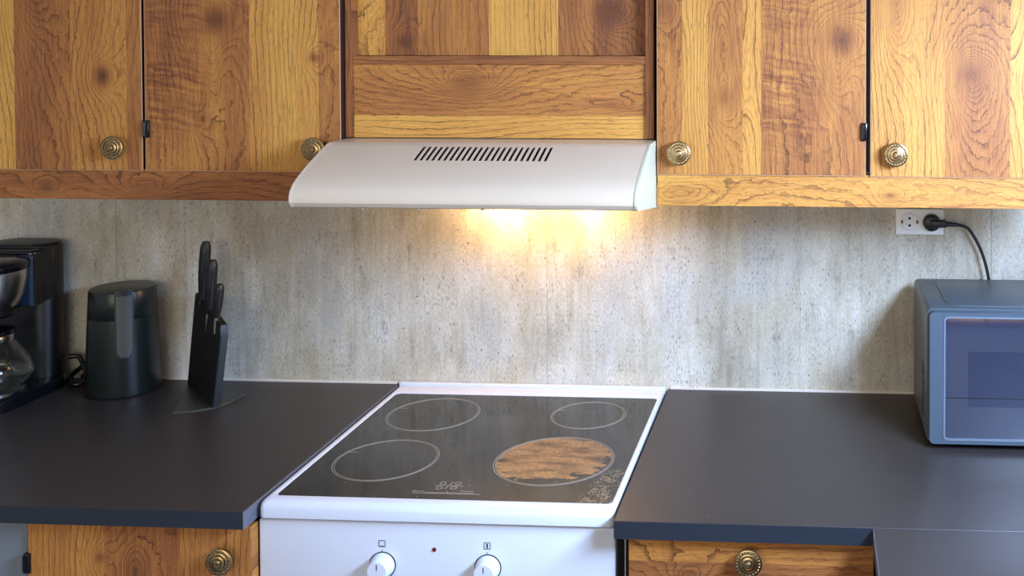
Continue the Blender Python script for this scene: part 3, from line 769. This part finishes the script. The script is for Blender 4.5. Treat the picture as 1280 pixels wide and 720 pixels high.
for r_ in range(10):
    for c_ in range(4):
        vb = lathe([(.0035, 0), (.0035, .0008)], (mx0-.0004, my0+.06+.012*c_+(.006 if r_ % 2 else 0), .945+.0105*r_), 'X', 8, vb)
o = mesh_obj('side_vent_holes', vb, M['black_matte'], t); o['kind'] = 'stuff'

# ------------------------------------------------------------------ slatted board added out of view for the brown strip mirrored in the microwave
t = thing('reflection_board', 'unseen slatted wooden board added on the return worktop for its reflection in the microwave window', 'board', (1.02, -1.36, CT))
for k in range(5):
    mesh_obj('slat', box(.75+.108*k, .75+.108*k+.102, -1.56, -1.165, CT+.004, CT+.018, .002), M['board'], t)
for yy in (-1.25, -1.47): mesh_obj('batten', box(.76, 1.28, yy-.02, yy+.02, CT-.0002, CT+.0045), M['board'], t)

# ------------------------------------------------------------------ jug
def ground(px, py): return on(px, py, 2, CT)
JY = -.072; jl, jr = on(112.5, 470, 1, JY), on(197.5, 470, 1, JY)
jc = Vector(((jl.x+jr.x)/2, JY, CT)); jr0 = (jr.x-jl.x)/2*.955
JT = on(152, 358, 1, JY).z; JH = JT-CT
t = thing('thermal_jug', 'dark green-black tapered jug with a flat lid and pale inset handle strip', 'jug', (jc.x, jc.y, CT))
r0, r1 = jr0, jr0*.865
rad = lambda h: r0+(r1-r0)*(h/JH)
mesh_obj('body', lathe([(r0-.004, 0), (r0-.001, .002), (r0, .006), (rad(JH*.735), JH*.735), (rad(JH*.737)-.0006, JH*.737)], (jc.x, jc.y, CT), 'Z', 64), M['jug'], t, 40)
mesh_obj('lid', lathe([(rad(JH*.738)-.0004, JH*.738), (rad(JH*.74), JH*.7405), (rad(JH*.985), JH*.985), (r1-.001, JH*.995), (r1-.004, JH), (0, JH)], (jc.x, jc.y, CT), 'Z', 64), M['jug'], t, 40)
# handle strip set into the wall of the jug facing the room
hp_ = on(156, 410, 1, JY-r0); ha = math.atan2(hp_.y-jc.y, hp_.x-jc.x)
def handle_strip(w0, w1, h0, h1, lift, rb):
    b = bmesh.new(); rows = []; nh, nw = 14, 8
    for i in range(nh+1):
        h = h0+(h1-h0)*i/nh; hw = (w0+(w1-w0)*i/nh)/2
        if i == 0: hw *= .55
        elif i == 1: hw *= .92
        rr = rad(h)+lift
        rows.append([b.verts.new((jc.x+rr*math.cos(ha+(-1+2*k/nw)*hw/rr), jc.y+rr*math.sin(ha+(-1+2*k/nw)*hw/rr), CT+h)) for k in range(nw+1)])
    back = []
    for i in range(nh+1):
        h = h0+(h1-h0)*i/nh; rr = rad(h)-.004
        back.append([b.verts.new((jc.x+rr*(v.co.x-jc.x)/(rad(h)+lift), jc.y+rr*(v.co.y-jc.y)/(rad(h)+lift), CT+h)) for v in rows[i]])
    for S in (rows, back):
        for i in range(nh):
            for k in range(nw): b.faces.new((S[i][k], S[i][k+1], S[i+1][k+1], S[i+1][k]))
    ed = lambda S: S[0]+[r[-1] for r in S[1:]]+S[-1][-2::-1]+[r[0] for r in S[-2:0:-1]]
    A, B = ed(rows), ed(back)
    for k in range(len(A)): b.faces.new((A[k], A[(k+1) % len(A)], B[(k+1) % len(A)], B[k]))
    return b
zb, zt = on(156, 450, 1, jc.y-r0).z-CT, on(156, 371, 1, jc.y-r1).z-CT
mesh_obj('handle_recess', handle_strip(.034, .037, zb-.003, zt+.001, .0004, 0), M['black'], t, 40)
o = mesh_obj('handle_strip', handle_strip(.0285, .0300, zb, zt-.002, .0012, 0), M['jug_handle'], t, 40); o['label'] = 'pale grey handle strip'
mesh_obj('pour_lip', handle_strip(.030, .036, zt-.001, zt+.009, .0016, 0), M['jug'], t, 40)

# ------------------------------------------------------------------ knife block
kf, kb = ground(266, 512.5), ground(234, 483)
kc = (kf+kb)/2; kd = (kf-kb).normalized(); ks = Vector((-kd.y, kd.x, 0)); ks = ks if ks.x > 0 else -ks
t = thing('knife_block', 'narrow black knife block with sloping top on a flat grey plate', 'knife block', (kc.x, kc.y, CT))
cor = [ground(215, 517.5), ground(240, 515.8), ground(267, 511.5), ground(288, 504.5), ground(306, 495), ground(262, 482.5), ground(236, 480)]
mesh_obj('base_plate', prism_z([(p.x, p.y) for p in cor], CT, CT+.004, bev=.001), M['plate_grey'], t)
# block: thin slab from kb to kf, leaning a little
L = (kf-kb).length
def lean_at(px0, py0, base):
    return None
zf = on(276, 408, 1, kf.y).z; ptop_f = on(276, 408, 1, kf.y); ptop_b = on(244, 366, 1, kb.y)
lean_f = Vector((ptop_f.x-kf.x, 0, 0)); lean_b = Vector((ptop_b.x-kb.x, 0, 0))
th = .015
def slab_block():
    b = bmesh.new(); f = []
    pf0, pb0 = Vector((kf.x, kf.y, CT+.004)), Vector((kb.x, kb.y, CT+.004))
    pf1, pb1 = Vector((ptop_f.x, kf.y, ptop_f.z)), Vector((ptop_b.x, kb.y, ptop_b.z))
    pn = pf1+Vector((0, 0, -.022))                                          # short vertical nose below the slope
    o1 = [pf0, pn, pf1-kd*.006, pb1, pb0]
    A = [b.verts.new(p) for p in o1]; B = [b.verts.new(p+ks*th) for p in o1]
    b.faces.new(A); b.faces.new(B[::-1])
    for k in range(5): b.faces.new((A[k], A[(k+1) % 5], B[(k+1) % 5], B[k]))
    bmesh.ops.bevel(b, geom=b.edges[:], offset=.0012, segments=2, affect='EDGES')
    return b
mesh_obj('block', slab_block(), M['knife_black'], t, 40)
def knife(px0, py0, px1, py1, s, length_r, label, last):
    """handle from tip pixel (px0,py0) to where it leaves the block (px1,py1), at fraction s along the block"""
    base = kb+kd*(L*s)+ks*(th*.5)
    a = on(px0, py0, 1, base.y); c = on(px1, py1, 1, base.y)
    k = thing('kitchen_knife', label, 'knife', (c.x, base.y, c.z), 'knives in the block')
    d = (a-c); n_ = 12; pts = [c+d*(i/n_) for i in range(n_+1)]
    rr = [length_r*f for f in (.62, .66, .74, .82, .90, .96, 1.0, 1.0, 1.0, 1.0, 1.0, .93, .62)]
    mesh_obj('handle', tube(pts, 0, 14, radii=rr), M['black'], k, 60)
    low = c-d.normalized()*last
    bl = tube([c+d*.02, c-d.normalized()*.012, low], 0, 8, radii=[length_r*.55, length_r*.5, length_r*.35])
    mesh_obj('bolster', bl, M['steel'], k, 40)
    return k
knife(257.5, 302, 252.5, 376, .20, .0115, 'longest black-handled knife, standing highest in the knife block', .045)
knife(266, 325, 261, 392, .50, .0115, 'middle black-handled knife between the longest and shortest in the block', .045)
knife(275, 355, 271, 397, .82, .0095, 'shortest black-handled knife at the low end of the block', .035)

# ------------------------------------------------------------------ coffee maker
KX, KY = -1.164, -.175                      # axis of basket and carafe
t = thing('coffee_maker', 'black drip coffee maker with shiny steel filter basket, standing beside the dark jug', 'coffee maker', (KX, -.15, CT))
def rounded_tower(x0, x1, y0, y1, r, z0, z1, bev):
    return prism_z(rrect(x0, x1, y0, y1, r, 8), z0, z1, bev=bev, seg=4)
mesh_obj('tower', rounded_tower(KX-.090, KX+.067, -.088, -.014, .034, CT+.004, 1.224, .010), M['black'], t, 40)
mesh_obj('base', rounded_tower(KX-.090, KX+.086, -.268, -.020, .060, CT, CT+.026, .006), M['black_gloss'], t, 40)
mesh_obj('hot_plate', lathe([(.068, 0), (.068, .004), (.062, .005), (0, .005)], (KX, KY, CT+.026), 'Z', 48), M['steel'], t, 40)
mesh_obj('head', rounded_tower(KX-.085, KX+.064, -.118, -.030, .020, 1.100, 1.216, .006), M['black_gloss'], t, 40)
o = mesh_obj('water_tank', rounded_tower(KX+.026, KX+.0640, -.126, -.100, .010, 1.098, 1.208, .003), M['tank_blue'], t, 40); o['label'] = 'dark blue tinted tank window'
mesh_obj('tank_rail', box(KX+.0642, KX+.0670, -.122, -.098, 1.098, 1.208, .001), M['black'], t)
fb = mesh_obj('filter_basket', lathe([(.052, 0), (.060, .008), (.068, .030), (.0735, .065), (.0745, .084)], (KX, KY, 1.102), 'Z', 56), M['steel'], t, 40); fb['label'] = 'shiny steel filter basket'
mesh_obj('basket_lid', lathe([(.076, 0), (.0775, .002), (.0775, .014), (.072, .019), (.050, .023), (0, .024)], (KX, KY, 1.186), 'Z', 56), M['black_gloss'], t, 40)
mesh_obj('basket_foot', lathe([(.048, -.016), (.056, -.010), (.058, 0)], (KX, KY, 1.102), 'Z', 48), M['black'], t, 40)
t2 = thing('glass_carafe', 'clear glass coffee carafe standing on the coffee maker hot plate', 'carafe', (KX, KY, CT+.0312))
CZ0 = CT+.0312
prof = [(.0, .0005), (.058, .0005), (.071, .006), (.0835, .022), (.0850, .036), (.075, .062), (.060, .086), (.048, .104), (.047, .116)]
inn = [(r-.0018, h+.0015) if i > 0 else (0, .002) for i, (r, h) in enumerate(prof)][::-1]
mesh_obj('glass_body', lathe(prof+inn[:-1]+[(0, .002)], (KX, KY, CZ0), 'Z', 56, cap=False), M['glass'], t2, 60)
mesh_obj('metal_band', lathe([(.0485, .100), (.0495, .102), (.0490, .114), (.0480, .116)], (KX, KY, CZ0), 'Z', 48, cap=False), M['steel'], t2, 40)
mesh_obj('carafe_lid', lathe([(.048, .1165), (.050, .118), (.049, .126), (.030, .132), (0, .133)], (KX, KY, CZ0), 'Z', 48), M['black_gloss'], t2, 40)
mesh_obj('carafe_handle', tube(spline([(KX-.040, KY-.03, CZ0+.112), (KX-.070, KY-.06, CZ0+.110), (KX-.092, KY-.075, CZ0+.070), (KX-.064, KY-.050, CZ0+.040)], 8), .008, 10), M['black_gloss'], t2, 60)
# cord lying between coffee maker and jug
cz = CT+.0060
pts = spline([(KX+.068, -.026, cz+.050), (KX+.088, -.020, cz+.048), (KX+.105, -.026, cz+.024), (KX+.120, -.036, cz+.004), (KX+.128, -.052, cz), (KX+.112, -.066, cz), (KX+.092, -.058, cz+.004), (KX+.090, -.036, cz+.018), (KX+.106, -.014, cz+.030), (KX+.124, -.013, cz+.014), (KX+.142, -.012, cz+.002), (KX+.158, -.012, cz+.001), (KX+.150, -.030, cz+.008), (KX+.128, -.044, cz+.012), (KX+.112, -.040, cz+.010), (KX+.118, -.020, cz+.010), (KX+.150, -.016, cz+.009)], 8)
mesh_obj('cord', tube(pts, .0055, 8), M['black_gloss'], t, 60)
